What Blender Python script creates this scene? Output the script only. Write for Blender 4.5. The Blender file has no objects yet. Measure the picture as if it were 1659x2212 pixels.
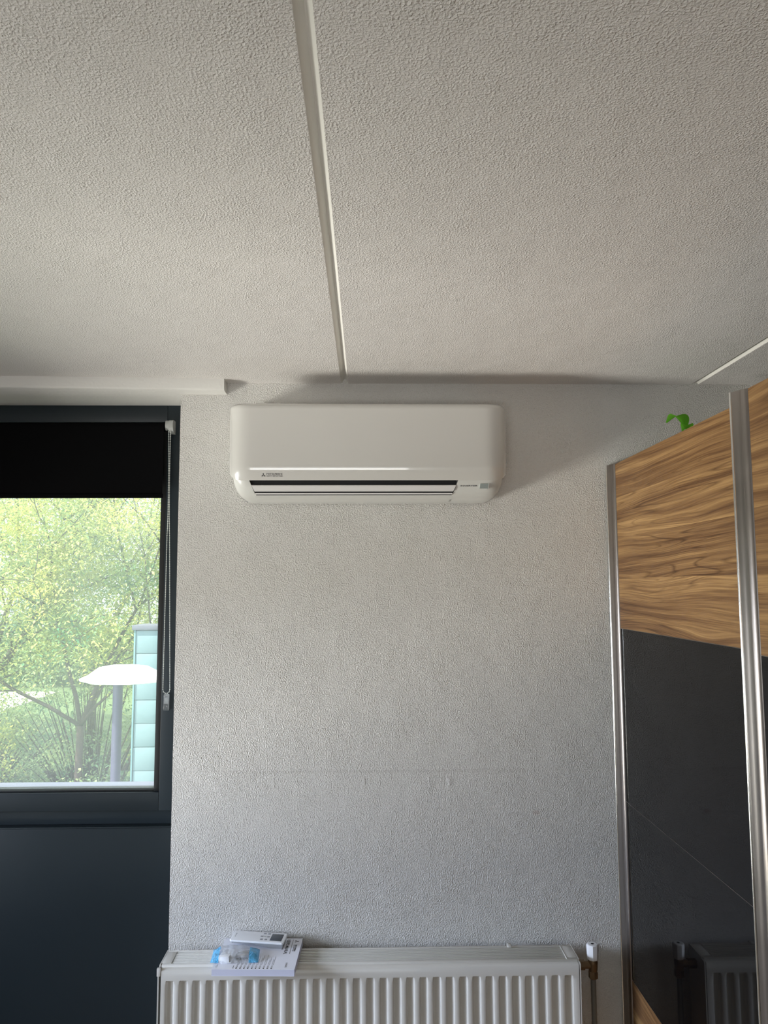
import bpy, bmesh, math, random
from mathutils import Vector, Matrix, noise
random.seed(7)
R = math.radians
sc = bpy.context.scene
col = sc.collection

# ------------------------------------------------------------------ camera
F_PX = 1650.0
cam_d = bpy.data.cameras.new('camera'); cam = bpy.data.objects.new('camera', cam_d); col.objects.link(cam)
cam_d.sensor_fit = 'HORIZONTAL'; cam_d.sensor_width = 36.0; cam_d.lens = 36.0 * F_PX / 1659.0
cam_d.clip_start = 0.02; cam_d.clip_end = 400
cam.matrix_world = (Matrix.Translation((0, 0, 1.85)) @ Matrix.Rotation(R(-1.27), 4, 'Z')
                    @ Matrix.Rotation(R(95.54), 4, 'X') @ Matrix.Rotation(R(-0.2), 4, 'Z'))
sc.camera = cam

# ------------------------------------------------------------------ light
sc.view_settings.view_transform = 'Standard'; sc.view_settings.look = 'None'
sc.view_settings.gamma = 1.0; sc.view_settings.use_curve_mapping = False
sc.view_settings.exposure = 0.0
sc.cycles.caustics_reflective = False; sc.cycles.caustics_refractive = False
world = bpy.data.worlds.new('sky'); sc.world = world; world.use_nodes = True
wn = world.node_tree.nodes; wl = world.node_tree.links
bg = wn['Background']
bg.inputs[0].default_value = (0.86, 0.93, 1.0, 1); bg.inputs[1].default_value = 2.5

def lamp(name, kind, loc, aim, power, color, size=None):
    d = bpy.data.lights.new(name, kind); d.energy = power; d.color = color
    if kind == 'AREA':
        d.shape = 'RECTANGLE'; d.size, d.size_y = size
    o = bpy.data.objects.new(name, d); col.objects.link(o); o.location = loc
    o.rotation_euler = (Vector(aim) - Vector(loc)).to_track_quat('-Z', 'Y').to_euler()
    return o
sun = lamp('sun', 'SUN', (-6, 9, 12), (-6 + 3.2, 9 + 1.6, 12 - 5.2), 18.0, (1.0, 0.93, 0.80)); sun.data.angle = R(0.8)
# daylight entering through the window in the left wall and the one behind the camera
lamp('ground_bounce', 'AREA', (-5.7, 0.78, -0.30), (-2.37, 1.62, 1.05), 375, (1.0, 0.955, 0.865), (1.4, .9))
lamp('ground_bounce_near', 'AREA', (-3.75, 1.85, -0.25), (-2.37, 1.65, 1.15), 48, (1.0, 0.96, 0.88), (1.3, 1.1))
lamp('low_sky', 'AREA', (-5.3, 0.85, 2.00), (-2.37, 1.62, 1.10), 490, (0.70, 0.79, 1.0), (2.6, 1.5))
lamp('ground_bounce_behind', 'AREA', (-0.6, -5.2, -0.10), (-0.6, -2.26, 1.40), 205, (1.0, 0.93, 0.86), (3.4, 2.0))
lamp('daylight_behind', 'AREA', (-0.6, -2.40, 1.35), (-0.6, 0.0, 1.55), 4.5, (1.0, 0.95, 0.88), (2.0, 1.1))

# ------------------------------------------------------------------ helpers
def tag(o, label=None, cat=None, group=None, kind=None):
    if label: o['label'] = label
    if cat: o['category'] = cat
    if group: o['group'] = group
    if kind: o['kind'] = kind
    return o
def empty(name, loc=(0, 0, 0), rot=(0, 0, 0), parent=None, **k):
    o = bpy.data.objects.new(name, None); col.objects.link(o); o.location = loc; o.rotation_euler = rot
    o.empty_display_size = 0.05
    if parent: o.parent = parent
    return tag(o, **k)
def mesh(name, verts, faces, m=None, parent=None, smooth=False, kind=None):
    me = bpy.data.meshes.new(name); me.from_pydata([tuple(v) for v in verts], [], faces); me.update()
    if smooth: me.polygons.foreach_set('use_smooth', [True] * len(me.polygons))
    o = bpy.data.objects.new(name, me); col.objects.link(o)
    if m: me.materials.append(m)
    if parent: o.parent = parent
    if kind: o['kind'] = kind
    return o
def from_bm(name, bm, m=None, parent=None, smooth=False, kind=None, auto=None):
    bmesh.ops.recalc_face_normals(bm, faces=bm.faces[:])
    me = bpy.data.meshes.new(name); bm.to_mesh(me); bm.free()
    if smooth: me.polygons.foreach_set('use_smooth', [True] * len(me.polygons))
    if auto: me.set_sharp_from_angle(angle=R(auto))
    o = bpy.data.objects.new(name, me); col.objects.link(o)
    if m: me.materials.append(m)
    if parent: o.parent = parent
    if kind: o['kind'] = kind
    return o
def bm_box(bm, x0, x1, y0, y1, z0, z1, bev=0.0, seg=2):
    r = bmesh.ops.create_cube(bm, size=1.0)['verts']
    for v in r:
        v.co = Vector((x0 + (v.co.x + .5) * (x1 - x0), y0 + (v.co.y + .5) * (y1 - y0), z0 + (v.co.z + .5) * (z1 - z0)))
    if bev > 0:
        es = list({e for v in r for e in v.link_edges})
        bmesh.ops.bevel(bm, geom=es, offset=bev, segments=seg, affect='EDGES', profile=0.5)
def box(name, x0, x1, y0, y1, z0, z1, m, parent=None, bev=0.0, seg=2, **k):
    bm = bmesh.new(); bm_box(bm, x0, x1, y0, y1, z0, z1, bev, seg)
    return from_bm(name, bm, m, parent, smooth=bev > 0, auto=35 if bev > 0 else None, **k)
def bm_prism(bm, pts, axis, a, b):
    """closed outline pts extruded along axis from a to b; pts are the two other coordinates in xyz order"""
    def mk(p, t):
        return {'x': (t, p[0], p[1]), 'y': (p[0], t, p[1]), 'z': (p[0], p[1], t)}[axis]
    A = [bm.verts.new(mk(p, a)) for p in pts]; B = [bm.verts.new(mk(p, b)) for p in pts]
    n = len(pts)
    for i in range(n): bm.faces.new((A[i], A[(i + 1) % n], B[(i + 1) % n], B[i]))
    bm.faces.new(A[::-1]); bm.faces.new(B)
def prism(name, pts, axis, a, b, m, parent=None, auto=30, **k):
    bm = bmesh.new(); bm_prism(bm, pts, axis, a, b)
    return from_bm(name, bm, m, parent, smooth=True, auto=auto, **k)
def bm_tube(bm, pts, radii, n=8, cap=True):
    pts = [Vector(p) for p in pts]
    if not hasattr(radii, '__len__'): radii = [radii] * len(pts)
    rings = []; up = None
    for i, p in enumerate(pts):
        d = (pts[min(i + 1, len(pts) - 1)] - pts[max(i - 1, 0)]).normalized()
        if up is None: up = Vector((0, 0, 1)) if abs(d.z) < .9 else Vector((1, 0, 0))
        a = d.cross(up).normalized(); b = a.cross(d).normalized(); up = b
        rings.append([bm.verts.new(p + (a * math.cos(2 * math.pi * j / n) + b * math.sin(2 * math.pi * j / n)) * radii[i]) for j in range(n)])
    for r0, r1 in zip(rings, rings[1:]):
        for j in range(n): bm.faces.new((r0[j], r0[(j + 1) % n], r1[(j + 1) % n], r1[j]))
    if cap: bm.faces.new(rings[0][::-1]); bm.faces.new(rings[-1])
def tube(name, pts, radii, m, parent=None, n=12, **k):
    bm = bmesh.new(); bm_tube(bm, pts, radii, n)
    return from_bm(name, bm, m, parent, smooth=True, auto=45, **k)
def lettering(name, body, size, M, m, parent, sx=1.0, depth=0.0004, bold=0.0, align='CENTER', kind=None):
    cu = bpy.data.curves.new('t', 'FONT'); cu.body = body; cu.size = size; cu.extrude = depth / 2; cu.offset = bold
    cu.align_x = align; cu.align_y = 'CENTER'
    t = bpy.data.objects.new('t', cu); col.objects.link(t)
    bpy.context.view_layer.update()
    me = bpy.data.meshes.new_from_object(t.evaluated_get(bpy.context.evaluated_depsgraph_get()))
    bpy.data.objects.remove(t); bpy.data.curves.remove(cu)
    me.transform(M @ Matrix.Diagonal((sx, 1, 1, 1)))
    me.materials.clear(); me.materials.append(m); me.name = name
    o = bpy.data.objects.new(name, me); col.objects.link(o); o.parent = parent
    if kind: o['kind'] = kind
    return o

# ------------------------------------------------------------------ materials
def mat(name, color=(.8, .8, .8), rough=.5, metal=0.0, spec=.5, coat=0.0, trans=0.0, ior=None, bump=None, uneven=True):
    m = bpy.data.materials.new(name); m.use_nodes = True
    b = m.node_tree.nodes['Principled BSDF']
    b.inputs['Base Color'].default_value = (*color, 1); b.inputs['Roughness'].default_value = rough
    b.inputs['Metallic'].default_value = metal; b.inputs['Specular IOR Level'].default_value = spec
    b.inputs['Coat Weight'].default_value = coat; b.inputs['Coat Roughness'].default_value = .03; b.inputs['Transmission Weight'].default_value = trans
    if ior: b.inputs['IOR'].default_value = ior
    N, L = m.node_tree.nodes, m.node_tree.links
    tc = N.new('ShaderNodeTexCoord')
    nz = N.new('ShaderNodeTexNoise'); nz.inputs['Scale'].default_value = bump[0] if bump else 14; nz.inputs['Detail'].default_value = 3
    L.new(tc.outputs['Object'], nz.inputs['Vector'])
    # slight unevenness of the finish
    mp = N.new('ShaderNodeMapRange'); mp.inputs['To Min'].default_value = max(0, rough - .04); mp.inputs['To Max'].default_value = min(1, rough + .04)
    if uneven: L.new(nz.outputs['Fac'], mp.inputs['Value']); L.new(mp.outputs[0], b.inputs['Roughness'])
    if bump:
        bp = N.new('ShaderNodeBump'); bp.inputs['Distance'].default_value = bump[1]; bp.inputs['Strength'].default_value = bump[2]
        L.new(nz.outputs['Fac'], bp.inputs['Height']); L.new(bp.outputs[0], b.inputs['Normal'])
    return m

def mathn(N, L, op, a, b=None, c=None, clamp=False):
    n = N.new('ShaderNodeMath'); n.operation = op; n.use_clamp = clamp
    for i, v in enumerate((a, b, c)):
        if v is None: continue
        if isinstance(v, (int, float)): n.inputs[i].default_value = v
        else: L.new(v, n.inputs[i])
    return n.outputs[0]

def plaster(name, color, scale=150, dist=.0022, strength=.8, marks=False):
    m = bpy.data.materials.new(name); m.use_nodes = True
    N, L = m.node_tree.nodes, m.node_tree.links; b = N['Principled BSDF']
    b.inputs['Roughness'].default_value = .62; b.inputs['Specular IOR Level'].default_value = .35
    tc = N.new('ShaderNodeTexCoord')
    # rounded grains of sprayed plaster, run into short worms, unequal in height
    n1 = N.new('ShaderNodeTexNoise'); n1.inputs['Scale'].default_value = scale; n1.inputs['Detail'].default_value = 1.2
    n1.inputs['Distortion'].default_value = .5; n1.inputs['Roughness'].default_value = .4
    L.new(tc.outputs['Object'], n1.inputs['Vector'])
    pw = N.new('ShaderNodeMath'); pw.operation = 'POWER'; pw.inputs[1].default_value = 2.5
    L.new(n1.outputs['Fac'], pw.inputs[0])
    n2 = N.new('ShaderNodeTexNoise'); n2.inputs['Scale'].default_value = 9; n2.inputs['Detail'].default_value = 2
    L.new(tc.outputs['Object'], n2.inputs['Vector'])
    amp = mathn(N, L, 'MULTIPLY_ADD', n2.outputs['Fac'], 1.0, .45)
    h = mathn(N, L, 'MULTIPLY', pw.outputs[0], mathn(N, L, 'MULTIPLY', amp, 2.2))
    h = mathn(N, L, 'ADD', h, mathn(N, L, 'MULTIPLY', n2.outputs['Fac'], 2.0))
    if marks:
        sep = N.new('ShaderNodeSeparateXYZ'); L.new(tc.outputs['Object'], sep.inputs[0])
        X, Z = sep.outputs[0], sep.outputs[2]
        n3 = N.new('ShaderNodeTexNoise'); n3.inputs['Scale'].default_value = 60; n3.inputs['Detail'].default_value = 3
        L.new(tc.outputs['Object'], n3.inputs['Vector'])
        for cx, cz, rx, rz, a in ((-.313, 1.198, .007, .02, 2.6), (-.235, 1.2, .010, .022, 2.2), (-.0106, 1.199, .006, .022, 3.4),
                                  (.210, 1.20, .010, .024, 2.0), (.272, 1.20, .012, .028, 3.6), (-.232, 1.61, .010, .04, 1.6),
                                  (.07, 1.695, .008, .009, 1.8), (-.28, 2.137, .010, .008, 2.4), (-.13, 1.83, .008, .010, 1.4)):
            dx = mathn(N, L, 'DIVIDE', mathn(N, L, 'SUBTRACT', X, cx), rx); dz = mathn(N, L, 'DIVIDE', mathn(N, L, 'SUBTRACT', Z, cz), rz)
            r2 = mathn(N, L, 'ADD', mathn(N, L, 'MULTIPLY', dx, dx), mathn(N, L, 'MULTIPLY', dz, dz))
            g = mathn(N, L, 'SUBTRACT', 1.0, r2, clamp=True)
            n3c = mathn(N, L, 'MULTIPLY', mathn(N, L, 'SUBTRACT', n3.outputs['Fac'], .35), a)
            h = mathn(N, L, 'MULTIPLY_ADD', g, n3c, h)
        # the edge of an old filled patch running level across the wall
        dl = mathn(N, L, 'DIVIDE', mathn(N, L, 'SUBTRACT', Z, 1.2335), .006)
        gl = mathn(N, L, 'SUBTRACT', 1.0, mathn(N, L, 'MULTIPLY', dl, dl), clamp=True)
        xm = mathn(N, L, 'LESS_THAN', mathn(N, L, 'ABSOLUTE', mathn(N, L, 'SUBTRACT', X, .03)), .51)
        gx = mathn(N, L, 'MULTIPLY', gl, xm)
        h = mathn(N, L, 'MULTIPLY_ADD', gx, .35, h)
        # red-brown smudge
        dx = mathn(N, L, 'DIVIDE', mathn(N, L, 'SUBTRACT', X, .562), .017); dz = mathn(N, L, 'DIVIDE', mathn(N, L, 'SUBTRACT', Z, 1.096), .010)
        r2 = mathn(N, L, 'ADD', mathn(N, L, 'MULTIPLY', dx, dx), mathn(N, L, 'MULTIPLY', dz, dz))
        sm = mathn(N, L, 'MULTIPLY', mathn(N, L, 'SUBTRACT', 1.0, r2, clamp=True), n3.outputs['Fac'])
        mx = N.new('ShaderNodeMixRGB'); mx.inputs[1].default_value = (*color, 1); mx.inputs[2].default_value = (.42, .27, .22, 1)
        L.new(mathn(N, L, 'MULTIPLY', sm, .8), mx.inputs[0])
        mx2 = N.new('ShaderNodeMixRGB'); mx2.blend_type = 'MULTIPLY'; mx2.inputs[2].default_value = (.86, .85, .84, 1)
        L.new(mathn(N, L, 'MULTIPLY', gx, .5), mx2.inputs[0]); L.new(mx.outputs[0], mx2.inputs[1])
        L.new(mx2.outputs[0], b.inputs['Base Color'])
    else:
        b.inputs['Base Color'].default_value = (*color, 1)
    bp = N.new('ShaderNodeBump'); bp.inputs['Distance'].default_value = dist; bp.inputs['Strength'].default_value = strength
    L.new(h, bp.inputs['Height']); L.new(bp.outputs[0], b.inputs['Normal'])
    return m

def wood(name, gain=1.0):
    m = bpy.data.materials.new(name); m.use_nodes = True
    N, L = m.node_tree.nodes, m.node_tree.links; b = N['Principled BSDF']
    b.inputs['Roughness'].default_value = .42; b.inputs['Specular IOR Level'].default_value = .3
    tc = N.new('ShaderNodeTexCoord'); sep = N.new('ShaderNodeSeparateXYZ'); L.new(tc.outputs['Object'], sep.inputs[0])
    U, V = sep.outputs[1], sep.outputs[2]
    def comb(u, v, w=0.0):
        c = N.new('ShaderNodeCombineXYZ')
        for i, q in enumerate((u, v, w)):
            if isinstance(q, (int, float)): c.inputs[i].default_value = q
            else: L.new(q, c.inputs[i])
        return c.outputs[0]
    def nz(vec, scale=1.0, detail=2.0, rough=.5, dist=0.0):
        n = N.new('ShaderNodeTexNoise'); n.inputs['Scale'].default_value = scale; n.inputs['Detail'].default_value = detail
        n.inputs['Roughness'].default_value = rough; n.inputs['Distortion'].default_value = dist
        L.new(vec, n.inputs['Vector']); return n.outputs['Fac']
    mul = lambda a, k: mathn(N, L, 'MULTIPLY', a, k)
    # boards of the veneer: random shift per board
    bid = mathn(N, L, 'FLOOR', mul(mathn(N, L, 'ADD', V, .045), 1 / .137))
    wnz = N.new('ShaderNodeTexWhiteNoise'); wnz.noise_dimensions = '1D'; L.new(bid, wnz.inputs['W'])
    warp = nz(comb(mul(U, 1.5), mul(V, 5.5), mul(bid, 3.7)), 1.0, 1.5)
    W = mathn(N, L, 'MULTIPLY_ADD', mathn(N, L, 'SUBTRACT', warp, .5), .085, V)
    W = mathn(N, L, 'MULTIPLY_ADD', bid, 1.31, W)
    broad = nz(comb(mul(U, .5), mul(W, 17.0)), 1.0, 2.0)
    mid = nz(comb(mul(U, .9), mul(W, 62.0)), 1.0, 2.0, .6)
    fine = nz(comb(mul(U, 5.0), mul(W, 330.0)), 1.0, 2.0, .6)
    f = mathn(N, L, 'MULTIPLY_ADD', mathn(N, L, 'SUBTRACT', mid, .5), .60, mathn(N, L, 'MULTIPLY_ADD', mathn(N, L, 'SUBTRACT', broad, .5), .48, .5))
    f = mathn(N, L, 'MULTIPLY_ADD', mathn(N, L, 'SUBTRACT', fine, .5), .42, f)
    f = mathn(N, L, 'MULTIPLY_ADD', mathn(N, L, 'SUBTRACT', wnz.outputs['Value'], .5), .16, f)
    cr = N.new('ShaderNodeValToRGB'); L.new(f, cr.inputs[0]); e = cr.color_ramp.elements
    e[0].position = .28; e[0].color = (.125 * gain, .055 * gain, .020 * gain, 1)
    e[1].position = .78; e[1].color = (.70 * gain, .43 * gain, .18 * gain, 1)
    x = e.new(.45); x.color = (.265 * gain, .136 * gain, .055 * gain, 1)
    x = e.new(.58); x.color = (.43 * gain, .245 * gain, .10 * gain, 1)
    # dark growth-ring lines
    ring = nz(comb(mul(U, .55), mul(W, 15.0), 7.0), 1.0, 1.0)
    fr = mathn(N, L, 'FRACT', mul(ring, 19.0))
    line = mathn(N, L, 'SUBTRACT', 1.0, mul(mathn(N, L, 'ABSOLUTE', mathn(N, L, 'SUBTRACT', fr, .5)), 7.0), clamp=True)
    patch = nz(comb(mul(U, 1.3), mul(V, 6.0), 3.0), 1.0, 1.0)
    line = mathn(N, L, 'MULTIPLY', line, mathn(N, L, 'MULTIPLY', mathn(N, L, 'SUBTRACT', patch, .38, clamp=True), 3.4, clamp=True))
    mx = N.new('ShaderNodeMixRGB'); mx.blend_type = 'MULTIPLY'; mx.inputs[2].default_value = (.36, .29, .23, 1)
    L.new(mul(line, .95), mx.inputs[0]); L.new(cr.outputs[0], mx.inputs[1]); L.new(mx.outputs[0], b.inputs['Base Color'])
    bp = N.new('ShaderNodeBump'); bp.inputs['Distance'].default_value = .0003; bp.inputs['Strength'].default_value = .4
    L.new(fine, bp.inputs['Height']); L.new(bp.outputs[0], b.inputs['Normal'])
    return m

M_WALL = plaster('wall_plaster', (.665, .65, .62), 250, .0036, .62, marks=True)
M_SMOOTH = plaster('smooth_plaster', (.74, .73, .70), 60, .0010, .4)
M_CEIL = plaster('ceiling_plaster', (.765, .735, .71), 270, .0032, .55)
M_GROOVE = mat('painted_joint', (.82, .80, .75), .6, bump=(40, .001, .4))
M_FLOORW = mat('floor_laminate', (.36, .27, .19), .45)
M_ANTH = mat('anthracite_paint', (.0165, .0245, .030), .42, spec=.35)
M_ANTH2 = mat('dark_board_paint', (.0085, .0165, .022), .45, spec=.35)
M_GASKET = mat('black_rubber', (.008, .009, .009), .6)
M_BLIND = mat('black_blind_cloth', (.0035, .0035, .004), .95, spec=.05, bump=(900, .0003, .3))
M_GREYPL = mat('grey_plastic', (.40, .41, .40), .38)
M_CHAIN = mat('white_chain_plastic', (.80, .82, .78), .35)
M_ACW = mat('glossy_white_plastic', (.62, .61, .58), .20, coat=1.0, spec=.5, uneven=False)
M_ACB = mat('white_plastic', (.64, .64, .61), .22, spec=.5, uneven=False)
M_FLAP = mat('matt_white_plastic', (.70, .69, .68), .45, uneven=False)
M_BLACK = mat('black_plastic', (.006, .006, .007), .5)
M_INK = mat('black_ink', (.03, .03, .035), .6)
M_INKG = mat('grey_ink', (.26, .27, .30), .6)
M_RAD = mat('radiator_enamel', (.66, .645, .60), .20, spec=.5)
M_KNOB = mat('knob_plastic', (.86, .87, .90), .35)
M_BRASS = mat('tarnished_brass', (.20, .13, .07), .45, metal=.75, bump=(300, .0006, .6))
M_PIPE = mat('grey_painted_pipe', (.17, .165, .15), .5, metal=.2)
M_ALU = mat('brushed_aluminium', (.29, .26, .24), .32, metal=1.0)
M_NOSE = mat('polished_aluminium_edge', (.93, .92, .88), .22, metal=1.0)
M_WOOD = wood('walnut_veneer', .72)
M_BGLASS = mat('black_lacquered_glass', (.003, .003, .0035), .02, spec=.19)
M_DARKC = mat('wardrobe_carcass', (.05, .045, .042), .5)
M_PAPER = mat('booklet_cover_paper', (.80, .82, .90), .5)
M_PAGES = mat('page_edges', (.62, .64, .78), .8, bump=(700, .0004, .5))
M_REM = mat('remote_white', (.80, .82, .85), .3)
M_REMG = mat('remote_grey', (.30, .31, .33), .45)
M_LCD = mat('lcd', (.055, .065, .075), .2)
M_SILV = mat('silver_wrap', (.55, .57, .60), .22, metal=.7)
M_TERRA = mat('terracotta', (.45, .2, .11), .7)
M_SOIL = mat('soil', (.05, .035, .025), .9)
M_COPPER = mat('verdigris_copper', (.135, .215, .235), .7, bump=(6, .01, .4))
M_COPPERD = mat('verdigris_trim', (.10, .20, .22), .7)
M_CAP = mat('grey_capping', (.085, .09, .12), .6)
M_POST = mat('lamp_post_paint', (.045, .04, .085), .6)
M_WHITEP = mat('white_painted_metal', (.9, .9, .9), .4)
M_PAVE = mat('light_paving', (.62, .58, .52), .8)
M_GRASSG = mat('ground_green', (.075, .12, .04), .9)
M_BARK = mat('bark', (.085, .062, .055), .85, bump=(30, .02, .8))
M_SILL = mat('outside_sill', (.55, .54, .70), .5)

def leafmat(name, c1, c2, tl=.55):
    m = bpy.data.materials.new(name); m.use_nodes = True
    N, L = m.node_tree.nodes, m.node_tree.links; N.clear()
    out = N.new('ShaderNodeOutputMaterial'); d = N.new('ShaderNodeBsdfDiffuse'); t = N.new('ShaderNodeBsdfTranslucent')
    mx = N.new('ShaderNodeMixShader'); mx.inputs[0].default_value = tl
    tc = N.new('ShaderNodeTexCoord'); nz = N.new('ShaderNodeTexNoise'); nz.inputs['Scale'].default_value = 1.6; nz.inputs['Detail'].default_value = 4
    nz.inputs['Roughness'].default_value = .7
    L.new(tc.outputs['Object'], nz.inputs['Vector'])
    cr = N.new('ShaderNodeValToRGB'); cr.color_ramp.elements[0].position = .36; cr.color_ramp.elements[1].position = .64
    cr.color_ramp.elements[0].color = (*c1, 1); cr.color_ramp.elements[1].color = (*c2, 1)
    L.new(nz.outputs['Fac'], cr.inputs[0]); L.new(cr.outputs[0], d.inputs[0]); L.new(cr.outputs[0], t.inputs[0])
    L.new(d.outputs[0], mx.inputs[1]); L.new(t.outputs[0], mx.inputs[2]); L.new(mx.outputs[0], out.inputs[0])
    return m
M_LEAF = leafmat('tree_leaf', (.11, .27, .15), (.80, .76, .24), .42)
M_LEAF2 = leafmat('far_leaf', (.11, .25, .17), (.46, .52, .26), .42)
M_GRASS = leafmat('ornamental_grass', (.50, .60, .35), (.78, .82, .60), .4)
M_PLUME = leafmat('grass_plume', (.82, .74, .62), (.9, .84, .72), .4)
M_POTLEAF = leafmat('houseplant_leaf', (.14, .50, .04), (.30, .78, .08), .5)

def glassmat(name, tint, veil, veilcol, gloss=.06):
    m = bpy.data.materials.new(name); m.use_nodes = True
    N, L = m.node_tree.nodes, m.node_tree.links; N.clear()
    out = N.new('ShaderNodeOutputMaterial'); tr = N.new('ShaderNodeBsdfTransparent'); tr.inputs[0].default_value = (*tint, 1)
    gl = N.new('ShaderNodeBsdfGlossy'); gl.inputs['Roughness'].default_value = .02
    du = N.new('ShaderNodeBsdfTranslucent'); du.inputs[0].default_value = (*veilcol, 1)
    a = N.new('ShaderNodeMixShader'); b = N.new('ShaderNodeMixShader')
    lw = N.new('ShaderNodeFresnel'); lw.inputs[0].default_value = 1.35
    L.new(lw.outputs[0], a.inputs[0]); L.new(tr.outputs[0], a.inputs[1]); L.new(gl.outputs[0], a.inputs[2])
    tc = N.new('ShaderNodeTexCoord'); nz = N.new('ShaderNodeTexNoise'); nz.inputs['Scale'].default_value = 2.5
    L.new(tc.outputs['Object'], nz.inputs['Vector'])
    mp = N.new('ShaderNodeMapRange'); mp.inputs['To Min'].default_value = veil * .5; mp.inputs['To Max'].default_value = veil * 1.5
    L.new(nz.outputs['Fac'], mp.inputs[0]); L.new(mp.outputs[0], b.inputs[0])
    L.new(a.outputs[0], b.inputs[1]); L.new(du.outputs[0], b.inputs[2]); L.new(b.outputs[0], out.inputs[0])
    return m
M_PANE = glassmat('painted_haze_glass', (.95, .98, .97), .16, (.93, .96, .97))  # pale veil mixed into the pane stands in for haze of the reflected room
M_CLEAR = glassmat('clear_plastic', (.86, .89, .90), .10, (.8, .85, .9))
M_FILM = glassmat('clear_film', (.90, .92, .94), .12, (.8, .85, .9))
M_BLUEF = glassmat('blue_film', (.25, .62, .90), .55, (.15, .55, .95))
# film reads by its crinkles: give it the reflective surface of plastic
def film_gloss(m, base, alpha):
    m.node_tree.nodes.clear(); N, L = m.node_tree.nodes, m.node_tree.links
    out = N.new('ShaderNodeOutputMaterial'); tr = N.new('ShaderNodeBsdfTransparent'); p = N.new('ShaderNodeBsdfPrincipled')
    p.inputs['Base Color'].default_value = (*base, 1); p.inputs['Roughness'].default_value = .12
    mx = N.new('ShaderNodeMixShader'); tc = N.new('ShaderNodeTexCoord'); nz = N.new('ShaderNodeTexNoise')
    nz.inputs['Scale'].default_value = 70; nz.inputs['Distortion'].default_value = 2
    L.new(tc.outputs['Object'], nz.inputs['Vector']); bp = N.new('ShaderNodeBump'); bp.inputs['Distance'].default_value = .006
    L.new(nz.outputs['Fac'], bp.inputs['Height']); L.new(bp.outputs[0], p.inputs['Normal'])
    mx.inputs[0].default_value = alpha
    L.new(tr.outputs[0], mx.inputs[1]); L.new(p.outputs[0], mx.inputs[2]); L.new(mx.outputs[0], out.inputs[0])
film_gloss(M_CLEAR, (.62, .66, .68), .30); film_gloss(M_FILM, (.75, .80, .86), .30); film_gloss(M_BLUEF, (.10, .50, .86), .88)

# ------------------------------------------------------------------ room shell
WY = 2.62; CZ = 2.556; OX = -0.647; SZ = 2.5175
box('wall_front', OX, 1.52, WY, 2.98, 0, 2.60, M_WALL, kind='structure')
box('wall_front_lintel', -2.40, OX, 2.64, 2.98, SZ, 2.60, M_SMOOTH, kind='structure')
box('wall_front_pier', -2.40, -1.93, WY, 2.98, 0, SZ, M_WALL, kind='structure')
def wall_left():
    bm = bmesh.new()
    bm_box(bm, -2.42, -2.32, -2.3, 0.95, 0, 2.60); bm_box(bm, -2.42, -2.32, 2.30, 2.98, 0, 2.60)
    bm_box(bm, -2.42, -2.32, .95, 2.30, 0, .50); bm_box(bm, -2.42, -2.32, .95, 2.30, 1.70, 2.60)
    from_bm('wall_left', bm, M_WALL, kind='structure')
wall_left()
box('wall_right', 1.50, 1.62, -2.3, 2.62, 0, 2.60, M_WALL, kind='structure')
def wall_back():
    bm = bmesh.new()
    bm_box(bm, -2.42, -1.65, -2.32, -2.20, 0, 2.60); bm_box(bm, .45, 1.62, -2.32, -2.20, 0, 2.60)
    bm_box(bm, -1.65, .45, -2.32, -2.20, 0, .75); bm_box(bm, -1.65, .45, -2.32, -2.20, 1.95, 2.60)
    from_bm('wall_back', bm, M_WALL, kind='structure')
wall_back()
box('floor', -2.42, 1.62, -2.32, 2.98, -.12, 0, M_FLOORW, kind='structure')

# ceiling of concrete slabs with V joints between them
ceiling = empty('ceiling', kind='structure')
seams = [-2.42, -1.325, -.078, 1.158, 1.62]; g = .0125
for a, b in zip(seams, seams[1:]):
    ga, gb = (0 if a < -2.4 else g), (0 if b > 1.6 else g)
    box('ceiling_slab', a + ga, b - gb, -2.32, WY + .02, CZ, CZ + .18, M_CEIL, ceiling)
for s in seams[1:-1]:
    a, b = s - g, s + g
    V = []; n = 60
    for i in range(n + 1):
        y = -2.32 + (WY + 2.32) * i / n
        j = lambda k: .0009 * noise.noise(Vector((y * 9, k, s)))
        V += [(a - .001, y, CZ - .0002), (a + .001 + j(1), y, CZ + .002), (s + .0002 + j(2), y, CZ + .017), (s + .0026 + j(2), y, CZ + .016), (b - .001 + j(3), y, CZ + .002), (b + .001, y, CZ - .0002)]
    Fc = [(i * 6 + k, i * 6 + k + 1, (i + 1) * 6 + k + 1, (i + 1) * 6 + k) for i in range(n) for k in range(5)]
    mesh('joint_groove', V, Fc, M_GROOVE, ceiling, smooth=False)

# plastered casing along the ceiling above the window, ending just beyond the opening
def casing():
    bm = bmesh.new(); n = 40; rows = []
    for i in range(n + 1):
        x = -2.32 + (-.487 + 2.32) * i / n
        yf = 2.533 + .028 * max(0, (x + 1.1) / .62) if x > -1.1 else 2.533
        w = .0016 * noise.noise(Vector((x * 14, 0, 0)))
        rows.append([(x, yf + w, CZ), (x, yf + w + .001, SZ + .006), (x, yf + .004 + w, SZ + .001 + w), (x, yf + .010, SZ - .002 + w), (x, WY + .035, SZ - .002 + w), (x, WY + .035, CZ)])
    vs = [[bm.verts.new(p) for p in r] for r in rows]
    for r0, r1 in zip(vs, vs[1:]):
        for k in range(6): bm.faces.new((r0[k], r0[(k + 1) % 6], r1[(k + 1) % 6], r1[k]))
    bm.faces.new(vs[0]); bm.faces.new(vs[-1][::-1])
    o = from_bm('trim_1', bm, M_SMOOTH, smooth=True, auto=30, kind='structure')
casing()

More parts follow.
